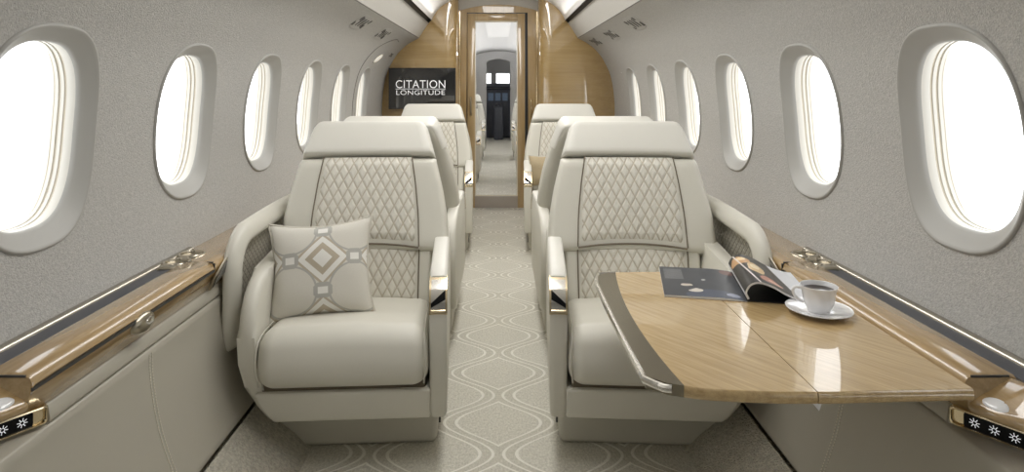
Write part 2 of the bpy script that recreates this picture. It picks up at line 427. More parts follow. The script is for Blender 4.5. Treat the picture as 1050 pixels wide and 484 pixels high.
for sd, nm in ((-1, 'left'), (1, 'right')):
    mb = MB()
    ys = [Y0]+[WY0+PITCH*(k-.5) for k in range(-4, 7)]+[YB+.13]
    ys = [y for y in ys if y <= YB+.13]
    # plain bands above and below the windows
    def band(s0, s1, n):
        mb.grid([[wp(sd, y, lerp(s0, s1, i/n)) for y in ys] for i in range(n+1)])
    band(0, SLO, 10); band(SHI, ARC[-1], 14)
    for yc in WIN:
        h = PITCH/2
        rows = []
        for r in range(9):
            row = []
            for k in range(NA):
                t = 2*PI*k/NA
                ex, es = sup(t, OPA+.039, OPB+.052)
                c, s_ = math.cos(t), math.sin(t); sc_ = 1/max(abs(c), abs(s_)); qx, qs = c*sc_*h, s_*sc_*.34
                f = (r/8)
                row.append(wp(sd, yc+lerp(ex, qx, f), WS+lerp(es, qs, f)))
            rows.append(row)
        mb.grid(rows, wrap_v=True)
    for ya, yb in ((Y0, WIN[0]-PITCH/2), (WIN[-1]+PITCH/2, YB+.13)):
        if yb > ya+1e-4: mb.grid([[wp(sd, y, lerp(SLO, SHI, i/24)) for y in (ya, yb)] for i in range(25)])
    o = mb.build('wall_'+nm, 'wall', angle=80)
    tag(o, 'grey-beige textured %s cabin side wall around the oval windows' % nm, 'wall', kind='structure')
    ords = ['nearest', 'second nearest', 'third', 'fourth', 'fifth', 'sixth and farthest']
    for i, yc in enumerate(WIN):
        k = i-4
        if k < 0: lab = 'oval cabin window on the %s wall, number %d behind the viewpoint' % (nm, -k)
        elif k == 0: lab = 'largest oval white window on the %s wall, nearest the viewer' % nm
        elif k == 5: lab = 'farthest oval window on the %s wall, beside the wood bulkhead' % nm
        else: lab = 'oval white window on the %s wall, %s from the viewer' % (nm, ['', 'second', 'third', 'fourth', 'fifth'][k])
        x, z, nn = prof(WS)
        root = empty('window_%d' % (i+1 if sd < 0 else i+11), (sd*x, yc, z), 0, lab, 'window', 'cabin windows on the %s wall' % nm, 'structure')
        org = Vector((sd*x, yc, z))
        # surround: raised soft ring
        b = MB(); rows = []
        for da, off in ((.056, -.006), (.0555, .002), (.053, .0065), (.049, .007), (.043, .003), (.030, -.005), (.018, -.012), (.009, -.018), (.004, -.023), (.002, -.030)):
            rows.append([wp(sd, yc+q[0], WS+q[1], off)-org for q in (sup(2*PI*k/NA, OPA+da*.76-.002, OPB+da-.002, 2.6) for k in range(NA))])
        b.grid(rows, wrap_v=True); b.build('window_surround', 'bezel', root, 60)
        # stepped white reveal with two shade tracks
        b = MB(); rows = []
        for da, off in ((.003, -.026), (.0, -.030), (-.002, -.052)):
            rows.append([wp(sd, yc+q[0], WS+q[1], off)-org for q in (sup(2*PI*k/NA, OPA+da, OPB+da) for k in range(NA))])
        b.grid(rows, wrap_v=True)
        for da, o0, o1 in ((-.003, -.058, -.066), (-.005, -.072, -.080)):
            b.grid([[wp(sd, yc+q[0], WS+q[1], off)-org for q in (sup(2*PI*k/NA, OPA+d2, OPB+d2) for k in range(NA))] for d2, off in ((da+.006, o0+.002), (da, o0), (da-.001, o1), (da+.006, o1-.002))], wrap_v=True)
        b.grid([[wp(sd, yc+q[0], WS+q[1], off)-org for q in (sup(2*PI*k/NA, OPA-.004, OPB-.004) for k in range(NA))] for off in (-.084, -.10)], wrap_v=True)
        rv = b.build('window_reveal', 'reveal', root, 40)
        b = MB()
        for da, o0, o1 in ((-.001, -.051, -.059), (-.002, -.065, -.073), (-.003, -.079, -.085)):
            b.grid([[wp(sd, yc+q[0], WS+q[1], off)-org for q in (sup(2*PI*k/NA, OPA+da, OPB+da) for k in range(NA))] for off in (o0, o1)], wrap_v=True)
        b.build('shade_track', 'reveal_line', rv, 40)
        b = MB()
        ring = [wp(sd, yc+q[0], WS+q[1], -.095)-org for q in (sup(2*PI*k/NA, OPA, OPB) for k in range(NA))]
        b.f([b.v(p) for p in ring]); b.build('window_pane', 'pane', root)

# overhead panels + ceiling
CEIL = crom([(.615, 1.785), (.60, 1.82), (.555, 1.885), (.48, 1.945), (.38, 1.992), (.2, 2.035), (0, 2.05)], 6)
for sd, nm in ((-1, 'left'), (1, 'right')):
    b = MB(); sec = [(.735, 1.62), (.73, 1.632), (.715, 1.65), (.69, 1.69), (.66, 1.735), (.645, 1.757), (.64, 1.758)]
    sec = [(.737, 1.619), (.731, 1.624), (.728, 1.631)]+sec[2:]
    b.grid([[(sd*x, y, z) for y in (Y0, YB+.13)] for x, z in sec])
    o = b.build('trim_1' if sd < 0 else 'trim_2', 'upper', angle=50)
    tag(o, 'smooth grey overhead panel running along the %s side under the ceiling' % nm, 'trim', kind='structure')
    b = MB(); b.grid([[(sd*x, y, z) for y in (Y0, YB+.02)] for x, z in ((.645, 1.752), (.665, 1.775), (.64, 1.80), (.612, 1.79))])
    b.f([b.v((sd*x, YB+.015, z)) for x, z in ((.600, 1.74), (.69, 1.74), (.69, 1.82), (.600, 1.83))]); o = b.build('trim_3' if sd < 0 else 'trim_4', 'slot', angle=20)
    tag(o, 'dark slot between the %s overhead panel and the white ceiling' % nm, 'trim', kind='structure')
    b = MB(); b.tube([(sd*.7345, Y0, 1.6215), (sd*.7345, YB, 1.6215)], .0035, 6); o = b.build('trim_5' if sd < 0 else 'trim_6', 'groove')
    tag(o, 'thin grey seam line along the %s overhead panel' % nm, 'trim', kind='structure')
b = MB(); pts = [(-p.x, p.y) for p in CEIL]+[(p.x, p.y) for p in CEIL[::-1]][1:]
b.grid([[(x, y, z) for y in (Y0, YD+.03)] for x, z in pts])
tag(b.build('ceiling', 'ceil', angle=60), 'white domed cabin ceiling above the aisle', 'ceiling', kind='structure')

# floor, sloping carpeted side strips, lower side panels
b = MB(); b.grid([[(x, y, 0) for y in (Y0, 2, 4, YD, YF+1.2)] for x in (-1.05, 0, 1.05)])
tag(b.build('floor', 'carpet'), 'beige carpet floor with pale interlaced ogee lines', 'floor', kind='structure')
for sd, nm in ((-1, 'left'), (1, 'right')):
    b = MB(); b.grid([[(sd*x, y, z) for y in (Y0, 0, 2, 4, YB+.1)] for x, z in ((.60, -.005), (.622, .008), (.655, .045), (.778, .1475), (.784, .150), (.789, .145), (.80, .12), (.87, .12))])
    tag(b.build('baseboard_'+nm, 'dado', angle=50), 'sloping carpeted strip between the floor and the %s side panel' % nm, 'baseboard', kind='structure')
    b = MB(); sec = [Vector((1.03, .516)), Vector((.884, .516))]+crom([(.879, .512), (.872, .44), (.848, .32), (.815, .21), (.793, .156)], 4)+[Vector((.796, .151)), Vector((.86, .148)), Vector((.86, .11))]
    b.grid([[(sd*p.x, y, p.y) for y in (Y0, 0, 1, 2, 3, 4, YB+.1)] for p in sec])
    wl = b.build('wall_%s_lower' % nm, 'panel', angle=60)
    tag(wl, 'smooth taupe lower %s side panel below the wood ledge' % nm, 'wall', kind='structure')
    b = MB()
    for dy in (-.006, .006):
        for i in range(46):
            t0, t1 = i/46, (i+.62)/46
            def q(t):
                z = lerp(.505, .155, t); xx = interp([p.y for p in sec[::-1]], [p.x for p in sec[::-1]], z)
                return Vector((sd*(xx-.0012), 1.60+dy+.03*math.sin(t*3)*-.4, z))
            b.tube([q(t0), q(t1)], .0013, 5)
    b.build('stitching', plain('thread_%s' % nm, (.74, .70, .60), .7), wl)
b = MB(); b.grid([[(x, Y0, z) for z in (0, 2.06)] for x in (-1.12, 1.12)])
tag(b.build('wall_rear', 'wall'), 'plain wall closing the cabin behind the viewpoint', 'wall', kind='structure')

# escape hatch outline around the farthest left window
b = MB(); yc = WIN[-1]
path = [wp(-1, p.x, s_at_z(p.y), .001) for p in crom([(4.715, .75), (4.715, 1.0), (4.73, 1.2), (4.78, 1.36), (4.89, 1.466), (5.05, 1.53), (5.22, 1.562), (5.40, 1.556)], 6)]
b.tube(path, .0035, 6)
tag(b.build('trim_7', 'groove'), 'thin arched seam around the farthest left window', 'trim', kind='structure')

# small cream light lens above the farthest left window
s_ = s_at_z(1.405); wl_ = empty('wall_light', wp(-1, 5.19, s_), 0, 'small cream oval light lens above the farthest left window', 'light'); org = wp(-1, 5.19, s_)
b = MB(); b.grid([[wp(-1, 5.19+q[0]*.8+1.6*q[1], s_+q[1], off)-org for q in (sup(2*PI*k/32, .10+g, .042+g, 2.4) for k in range(32))] for g, off in ((.008, -.002), (.006, .004), (0, .005), (-.002, .002))], wrap_v=True); b.build('light_rim', 'bezel', wl_, 40)
b = MB(); b.grid([[wp(-1, 5.19+q[0]*.8+1.6*q[1], s_+q[1], off)-org for q in (sup(2*PI*k/32, .10*g, .042*g, 2.4) for k in range(32))] for g, off in ((1, .002), (.8, .006), (.4, .009), (.02, .010))], wrap_v=True); b.build('light_lens', 'lens', wl_, 60)

# ------------------------------------------------------------------ bulkhead, door, forward cabin
def top_at(x):
    """height of the cabin section at half-width x"""
    pts = [(p.x, p.y) for p in CEIL[::-1]]+[(.64, 1.758), (.69, 1.69), (.715, 1.65)]+[(p.x, p.y) for p in PROF[::-1] if p.y > .98]
    xs = [p[0] for p in pts]; zs = [p[1] for p in pts]
    return interp(xs, zs, x)
for sd, nm in ((-1, 'left'), (1, 'right')):
    cols = []
    for k in range(9): a = PI/2*(1-k/8); cols.append((.375+.11*(1-math.sin(a))*.0+.11-.11*math.sin(a)+.0, YB+.11-.11*math.sin(PI/2-a) if False else YB+.11*(1-math.cos(PI/2-a)) if False else YB+.11-.11*math.sin(PI/2*k/8)))
    xs = [.5, .56, .60, .615, .64, .665, .69, .715, .74, .78, .82, .86, .9, .94, .97, 1.0, 1.02, 1.04, 1.055, 1.07, 1.08, 1.085]
    cols = [(.375, YD+.02)]+[(.375+.11*(1-math.cos(PI/2*k/8)), YB+.11*(1-math.sin(PI/2*k/8))) for k in range(9)]+[(x, YB+.085*max(0, (x-.72)/.365)**2) for x in xs]
    b = MB()
    rows = []
    for x, y in cols:
        zt = top_at(x)+.004; rows.append([(sd*x, y, zt*i/24) for i in range(25)])
    b.grid(rows)
    # strip out to the wall below the widest point
    b.grid([[(sd*x, YB+.085, z) for x in (1.085, 1.10)] for z in (0, .5, 1.06)])
    o = b.build('wall_front_'+nm, 'wood_bulk', angle=60)
    tag(o, 'glossy honey wood bulkhead panel on the %s side of the door' % nm, 'wall', kind='structure')
# header above the door: grey wall with a wooden arch below it
def arch_z(x): return 1.955-.42*x*x
b = MB(); xs = [-.40+.8*i/20 for i in range(21)]
b.grid([[(x, YD+.012, arch_z(x)-.01), (x, YD+.012, top_at(abs(x))+.01)] for x in xs])
tag(b.build('wall_front_header', 'upper'), 'pale grey wall above the wooden arch over the door', 'wall', kind='structure')
door = empty('door_1', (0, YD, 0), 0, 'narrow wood framed glass door at the end of the aisle', 'door', None, 'structure')
b = MB()
# casing: left jamb, right jamb, arched header
outl = [(-.40, 0), (-.305, 0), (-.305, 1.885), (.285, 1.885), (.285, 0), (.40, 0)]+[(x, arch_z(x)) for x in xs[::-1]]
b.prism([(x, 0, z) for x, z in outl], (0, .06, 0), .006, 2)
b.build('door_casing', 'wood_door', door, 30)
b = MB(); b.box((.272, .045, .94), (.03, .03, 1.88)); b.box((-.3, .045, .94), (.012, .03, 1.88)); b.box((0, .045, 1.883), (.6, .03, .01)); b.build('door_gap', 'blackm', door)
DZ0, DZ1 = .125, 1.80
b = MB()
b.prism([(-.298, .012, .01), (.255, .012, .01), (.255, .012, 1.872), (-.298, .012, 1.872)], (0, .04, 0), .004, 2) if False else None
def frame(b, x0, x1, z0, z1, ix0, ix1, iz0, iz1, y, d):
    for ax0, ax1, az0, az1 in ((x0, ix0, z0, z1), (ix1, x1, z0, z1), (ix0, ix1, iz1, z1)):
        b.box(((ax0+ax1)/2, y+d/2, (az0+az1)/2), (ax1-ax0, d, az1-az0), .003, 2)
frame(b, -.296, .255, .012, 1.872, -.225, .185, DZ0, DZ1, .012, .04)
leaf = b.build('door_leaf', 'wood_door', door, 30)
b = MB(); b.box((-.02, .032, .068), (.41, .038, .112), .004, 2); r_ = b.build('bottom_rail', plain('rail_wood_grey', (.36, .32, .28), .3, 0, 1), door, 30); r_['label'] = 'greyish wood bottom rail'
b = MB()
for x in (-.222, .182): b.box((x, .022, (DZ0+DZ1)/2), (.014, .012, DZ1-DZ0), .003, 2)
b.box((-.02, .022, DZ1-.004), (.41, .012, .014), .003, 2); b.box((-.02, .022, DZ0+.004), (.41, .012, .016), .003, 2)
g_ = b.build('glass_bead', plain('pale_bead', (.72, .66, .54), .25, 0, 1), door, 30)
b = MB(); b.box((-.02, .034, (DZ0+DZ1)/2), (.40, .006, DZ1-DZ0)); b.build('glass_pane', 'doorglass', door)
b = MB(); b.tube([(-.262, .012, .90), (-.262, -.02, .91), (-.262, -.03, .98), (-.262, -.02, 1.06), (-.262, .012, 1.07)], .007, 8)
b.build('handle', 'brushed', door)
b = MB(); b.tube([(.315, .0, .83), (.315, -.018, .86), (.318, -.022, .95), (.315, -.018, 1.02), (.315, 0, 1.05)], .008, 8); b.build('latch_handle', 'gold', door)
# slim gold posts at the rounded bulkhead corners
for sd, nm in ((-1, 'left'), (1, 'right')):
    b = MB(); b.tube([(sd*.368, YD-.012, 0), (sd*.368, YD-.012, arch_z(.37)-.01)], .010, 10)
    tag(b.build('trim_8' if sd < 0 else 'trim_9', 'gold'), 'slim gold vertical trim between the %s bulkhead and the door casing' % nm, 'trim', kind='structure')

# forward cabin
FX = 1.0
sec = [(1.0, 0), (1.03, .6), (1.03, 1.0), (.99, 1.35), (.80, 1.62), (.5, 1.83), (.25, 1.9), (0, 1.92)]
sec = [(-x, z) for x, z in sec]+[(x, z) for x, z in sec[::-1]][1:]
sec = crom(sec, 4)
b = MB(); b.grid([[(p.x, y, p.y) for y in (YD+.06, 8, 10, 12, YF)] for p in sec])
tag(b.build('wall_forward', 'greyfwd', angle=60), 'grey shell of the compartment seen through the glass door', 'wall', kind='structure')
# cockpit wall with arched opening
b = MB(); hw, at, sp = .255, 1.76, 1.70
op = [(-hw, 0), (-hw, sp)]+[(hw*x, sp+(at-sp)*(1-x*x)) for x in [-.75, -.5, -.25, 0, .25, .5, .75]]+[(hw, sp), (hw, 0)]
out = [(-1.05, 0), (-1.05, 1.95)]+[(x*1.05, 1.95) for x in [-.75, -.5, -.25, 0, .25, .5, .75]]+[(1.05, 1.95), (1.05, 0)]
b.grid([[(x, YF, z) for x, z in op], [(x, YF, z) for x, z in out]])
b.grid([[(x, YF, z) for x, z in op], [(x, YF+.12, z) for x, z in op]])
tag(b.build('wall_cockpit', 'greyfwd', angle=30), 'far grey wall with an arched opening into the cockpit', 'wall', kind='structure')
YC = YF+1.3
b = MB()   # windscreen wall with two panes
def rect_hole_wall(b, xs, zs, holes, y):
    for i in range(len(xs)-1):
        for j in range(len(zs)-1):
            if (i, j) in holes: continue
            b.f([b.v((xs[i], y, zs[j])), b.v((xs[i+1], y, zs[j])), b.v((xs[i+1], y, zs[j+1])), b.v((xs[i], y, zs[j+1]))])
rect_hole_wall(b, [-1.0, -.33, -.17, -.05, .26, 1.0], [0, 1.17, 1.47, 2.0], {(1, 1), (3, 1)}, YC)
b.grid([[(x, y, z) for y in (YF+.1, YC)] for x, z in ((-1, 0), (-1, 1.6), (-.6, 1.9), (.6, 1.9), (1, 1.6), (1, 0))])
tag(b.build('wall_windscreen', 'greyfwd', angle=30), 'grey cockpit shell around two bright windscreen panes', 'wall', kind='structure')
for i, (x0, x1) in enumerate(((-.33, -.17), (-.05, .26))):
    b = MB(); b.f([b.v((x0, YC+.01, 1.17)), b.v((x1, YC+.01, 1.17)), b.v((x1, YC+.01, 1.47)), b.v((x0, YC+.01, 1.47))])
    tag(b.build('window_%d' % (21+i), 'pane'), ['narrower bright windscreen pane, left of the pair in the far cockpit', 'wider bright windscreen pane, right of the pair in the far cockpit'][i], 'window', kind='structure')
ck = empty('cockpit_console', (0, YF+.75, 0), 0, 'dark instrument console in the cockpit at the far end of the aisle', 'console')
b = MB(); b.rbox((-.75, 0, 0), (.75, .35, 1.12), .04); b.build('instrument_panel', 'cockpit', ck)
b = MB(); b.rbox((-.78, -.12, 1.10), (.78, .38, 1.20), .045, fn=lambda x, y, z: (x, y, z+.04*math.cos(x*2.2))); b.build('glareshield', 'cockpit', ck)
for x in (-.17, -.01, .15):
    b = MB(); b.box((x, -.004, .93), (.12, .012, .17), .003); b.build('display', 'screen', ck)
b = MB(); b.rbox((-.10, -.55, 0), (.10, .02, .72), .03, fn=lambda x, y, z: (x, y, z*(1+.1*(y+.5)))); b.build('pedestal', 'cockpit', ck)
for x in (-.04, .04):
    b = MB(); b.tube([(x, -.3, .68), (x, -.34, .80)], .012, 8); b.build('lever', 'chrome', ck)
# ------------------------------------------------------------------ passenger seats
def back_map(t, u, off):
    """back-rest plane: t up along the back, u across, off = towards the sitter"""
    z = .40+t*.952; y = .045+t*.29+max(0, t-.5)*.25     # y relative to seat origin (front of cushion at -.4)
    y -= .30*u*u                                       # wrap
    return (u, y-off*.957, z+off*.29)
def hwid(t): return interp([-.05, .10, .16, .20, .30, .40, .525, .60, .65, .68], [.24, .25, .298, .316, .309, .292, .262, .240, .225, .212], t)
def edge_samples(L_, r, n, m=5):
    """0..L_ samples denser at the ends"""
    out = [r*(1-math.cos(PI/2*i/m)) for i in range(m)]
    mid = [r+(L_-2*r)*i/n for i in range(n+1)]
    return out+mid+[L_-x for x in out[::-1]]
def slab(mb, t0, t1, wl, wr, th, tb, r, nt=12, nu=12, bulge=0., corner=0.):
    """cushion slab on the back: front face th, back face -tb, edges rounded with r; corner rounds the top corners"""
    T = edge_samples(t1-t0, r, nt)
    fr, bk = [], []
    for dt in T:
        t = t0+dt; a, c = wl(t), wr(t); k = 0
        if corner and t > t1-corner:
            q = (t-(t1-corner))/corner; k = corner*(1-math.sqrt(max(0, 1-q*q)))
        a, c = a+k, c-k
        U = edge_samples(c-a, min(r, (c-a)*.45), nu); rf, rb = [], []
        for du in U:
            d1 = min(du, c-a-du); d2 = min(dt, t1-t0-dt)
            e1 = math.sqrt(max(0, 1-(1-min(1, d1/r))**2)); e2 = math.sqrt(max(0, 1-(1-min(1, d2/r))**2))
            e = e1*e2; su = 2*du/(c-a)-1; st = 2*dt/(t1-t0)-1
            b_ = bulge*(1-su*su)*(1-st*st)
            mid = (th-tb)/2
            rf.append(back_map(t, a+du, mid+(th-mid)*e+b_)); rb.append(back_map(t, a+du, mid-(tb+mid)*e))
        fr.append(rf); bk.append(rb)
    mb.grid(fr); mb.grid(bk)
def build_seat(s, root):
    """s=+1: aisle on +x"""
    def X(u): return s*u
    def fin(mb):
        if s < 0:
            for v in mb.bm.verts: v.co.x = -v.co.x
        return mb
    # floor pedestal
    b = MB(); b.rbox((-.27, -.228, 0), (.296, .23, .235), .022, fn=lambda x, y, z: (x*(1-.05*(1-z/.23)), y, z)); fin(b).build('pedestal', 'shell', root)
    # tub under the cushion
    def tubfn(x, y, z):
        k = max(0, min(1, (.30-z)/.14))
        if x < 0: x = x*(1-.22*k*k)
        if y < 0: y = y+.02*k*k
        else: y = y-.10*k
        return (x, y, z)
    b = MB(); b.rbox((-.268, -.386, .157), (.266, .44, .253), .008, (10, 8, 6), 3, fn=tubfn); fin(b).build('tub', 'leather', root)
    b = MB(); b.rbox((-.25, -.365, .24), (.25, .3, .28), .008); fin(b).build('cushion_base', 'piping', root)
    # cushion
    def cf(x, y, z):
        q = (z-.262)/.170
        z2 = z - max(0, (y+.36))*.11*q
        z2 += .012*q*(1-(x/.26)**2)
        y2 = y
        if y < -.2: y2 = y + .02*max(0, (z-.337))/.09*1.2 - .010*math.sin(PI*max(0, min(1, q)))
        xx = x*(1+.012*math.sin(PI*max(0, min(1, q))))
        return (xx, y2, z2)
    b = MB(); b.rbox((-.252, -.40, .260), (.258, .12, .434), .05, (10, 10, 4), 6, cf); cu = fin(b).build('seat_cushion', 'leather', root)
    b = MB()
    pts = []
    for sx in (-1, 1):
        pl = [(sx*.247, -.385, .275), (sx*.252, -.402, .35), (sx*.247, -.36, .418), (sx*.246, -.1, .403), (sx*.246, .06, .385)]
        b = MB(); b.tube(crom(pl, 5), .0028, 5); fin(b).build('piping', 'shell', cu)
    # outer arm (window side) and aisle arm: outline in y,z
    def arc(cy, cz, ry, rz, a0, a1, n=8): return [(cy+ry*math.cos(math.radians(lerp(a0, a1, i/n))), cz+rz*math.sin(math.radians(lerp(a0, a1, i/n)))) for i in range(n+1)]
    ol = [(-.345, .155), (-.362, .20), (-.37, .27), (-.375, .34)]+arc(-.21, .42, .165, .165, 180, 90)+[(.10, .60), (.35, .58), (.41, .50), (.40, .27), (.34, .155)]
    b = MB(); b.prism([(-.262, y, z) for y, z in ol], (-.052, 0, 0), .024, 5)
    for v in b.bm.verts:
        k = max(0, (.40-v.co.z)/.24); v.co.x += .075*k*k
    fin(b).build('armrest', 'leather', root, 40)
    al = [(-.36, .157), (-.374, .18)]+[(-.379, .40)]+arc(-.25, .475, .128, .118, 180, 100)+[(-.1, .598), (.08, .607), (.36, .580), (.43, .52), (.45, .40), (.40, .22), (.34, .157)]
    b = MB(); b.prism([(.264, y, z) for y, z in al], (.052, 0, 0), .014, 4); ar = fin(b).build('armrest', 'leather', root, 40)
    # pale pad on the aisle arm
    pad = arc(-.25, .475, .128, .118, 124, 100, 4)+[(-.1, .598), (.06, .606)]
    b = MB(); rows = []
    for (y, z) in pad:
        rows.append([(x, y, z+h_) for x, h_ in ((.262, -.006), (.264, .004), (.272, .0085), (.308, .0085), (.316, .004), (.318, -.006))])
    rows = [[(x, y-.0, z-.02) for x, y, z in rows[0]]]+rows+[[(x, y+.004, z-.02) for x, y, z in rows[-1]]]
    b.grid(rows); p_ = fin(b).build('armrest_pad', 'leather_pale', ar, 60); p_['label'] = 'pale armrest pad'
    # gold latch wrapping the nose of the aisle arm
    def nose(a0, a1, x0, x1, off, n=10, th=.006):
        m = MB(); rows = []
        pl = arc(-.25, .475, .128+off, .118+off, a0, a1, n)
        rows.append([(x, y+th, z-th) for (y, z) in pl[:1] for x in (x0, x1)])
        for y, z in pl: rows.append([(x0, y, z), (x1, y, z)])
        rows.append([(x, y+th, z-th) for (y, z) in pl[-1:] for x in (x0, x1)])
        inn = [[(x0, y, z), (x0, y+th*1.4, z-th*1.4)] for y, z in pl]; out_ = [[(x1, y, z), (x1, y+th*1.4, z-th*1.4)] for y, z in pl]
        m.grid(rows); m.grid(inn); m.grid(out_); return m
    g = fin(nose(176, 120, .262, .318, .004)).build('armrest_latch', 'gold', ar, 40); g['label'] = 'pale gold latch plate'
    fin(nose(173, 128, .268, .312, .007)).build('latch_insert', 'chrome', g, 40)
    b = MB(); rows = []
    for i in range(9):
        x = lerp(.268, .312, i/8); row = []
        for j in range(5):
            a_ = R(lerp(lerp(168, 157, i/8), lerp(162, 144, i/8), j/4)); row.append((x, -.25+.1365*math.cos(a_), .475+.1265*math.sin(a_)))
        rows.append(row)
    b.grid(rows); fin(b).build('latch_slot', 'display', g, 40)
    b = MB()
    for k_ in range(2):
        a_ = R(170.5-4*k_) if False else R(171.5)
    b.tube([(x, -.25+.1365*math.cos(a_), .475+.1265*math.sin(a_)) for x in (.268, .29, .312)], .003, 6); fin(b).build('latch_bar', 'gold', g, 40)
    # small dark foot light slot low on the aisle side of the base
    b = MB(); b.prism([(.286, -.19, .05), (.286, -.165, .05), (.286, -.165, .16), (.286, -.18, .16)], (.006, 0, 0), .001, 1); fin(b).build('foot_light', 'slot', root)
    # back: rear shell, lower bolster, upper wings, headrest
    b = MB(); slab(b, -.06, .665, lambda t: -hwid(t)+.004-(.0 if t > .12 else 0), lambda t: hwid(t)-.004, -.035, .115, .035, 14, 10, corner=.06); fin(b).build('back_shell', 'shell', root, 60)
    b = MB(); slab(b, -.03, .175, lambda t: -.252, lambda t: .252, .004, .05, .016, 6, 12); fin(b).build('lower_backrest', 'leather', root, 60)
    b = MB(); slab(b, .160, .523, lambda t: -hwid(t), lambda t: hwid(t), .020, .085, .024, 14, 18); fin(b).build('backrest', 'leather', root, 60)
    b = MB(); slab(b, .527, .672, lambda t: -hwid(t), lambda t: hwid(t), .028, .105, .017, 8, 16, .004, corner=.036); fin(b).build('headrest', 'leather_pale', root, 60)
    def qh(t): return interp([-.05, .16, .30, .42, .53], [.20, .202, .197, .184, .167], t)
    def quilt(nm, t0, t1, base, arch0=0, arch1=0):
        m = MB(); nt_, nu_ = 14, 20; rows = []; par = []
        for i in range(nt_+1):
            row = []; pr = []
            for j in range(nu_+1):
                su = 2*j/nu_-1; ft = i/nt_
                a0 = t0+arch0*(1-su*su); a1 = t1+arch1*(1-su*su); t = lerp(a0, a1, ft); u = su*qh(t)
                ed = min(1, (1-abs(su))/.06)*min(1, min(ft, 1-ft)/.06)
                row.append(back_map(t, u, base-.012+.018*math.sqrt(max(0, ed)) + .006*(1-su*su)*math.sin(PI*ft))); pr.append((u, t))
            rows.append(row); par.append(pr)
        m.grid(rows, uv=lambda a, c: par[a][c])
        q = fin(m).build(nm, 'quilt', root, 80)
        for su in (-1, 1):
            m = MB(); m.tube([back_map(lerp(t0, t1, i/10), su*(qh(lerp(t0, t1, i/10))+.0015), base+.001) for i in range(11)], .0026, 6); fin(m).build('piping', 'piping', q)
        if arch0:
            m = MB(); m.tube([back_map(t0+arch0*(1-k*k)-.004, k*qh(t0), base+.003) for k in [-1+i/8 for i in range(17)]], .004, 6); fin(m).build('piping', 'piping', q)
    quilt('quilted_panel', .180, .522, .020, .014, 0)
    quilt('quilted_panel', -.02, .172, .006, 0, .013)
SEAT = {}
def place_seat(kind, x, y, rz, label, group='passenger seats in the cabin'):
    if kind not in SEAT:
        r = empty('passenger_seat', (0, 0, 0), 0, label, 'seat', group); build_seat(kind, r); SEAT[kind] = r
    else:
        r = copy_tree(SEAT[kind]); r['label'] = label
    r.location = (x, y, 0); r.rotation_euler = (0, 0, rz); r['group'] = group
    return r
R = math.radians
SX, SY = .497, 2.300
seatL = place_seat(1, -SX, SY, R(3.5), 'near cream leather seat on the left, holding the trellis pattern pillow')
seatR = place_seat(-1, SX, SY, R(-3.5), 'near cream leather seat on the right, behind the wooden table')
place_seat(-1, -.505, 3.24, PI, 'left seat turned away, back to back with the left near seat')
place_seat(1, .505, 3.24, PI, 'right seat turned away, back to back with the right near seat')
place_seat(1, -.508, 4.755, R(2), 'far cream seat on the left, in front of the wall screen')
seatF = place_seat(-1, .508, 4.755, R(-2), 'far cream seat on the right, holding the plain tan pillow')
for y, rz, w in ((7.9, 0, 'nearer'), (10.3, 0, 'farther')):
    place_seat(1, -.53, y, rz, '%s pale seat beyond the glass door, left of the far aisle' % w, 'seats beyond the glass door')
    place_seat(-1, .53, y, rz, '%s pale seat beyond the glass door, right of the far aisle' % w, 'seats beyond the glass door')

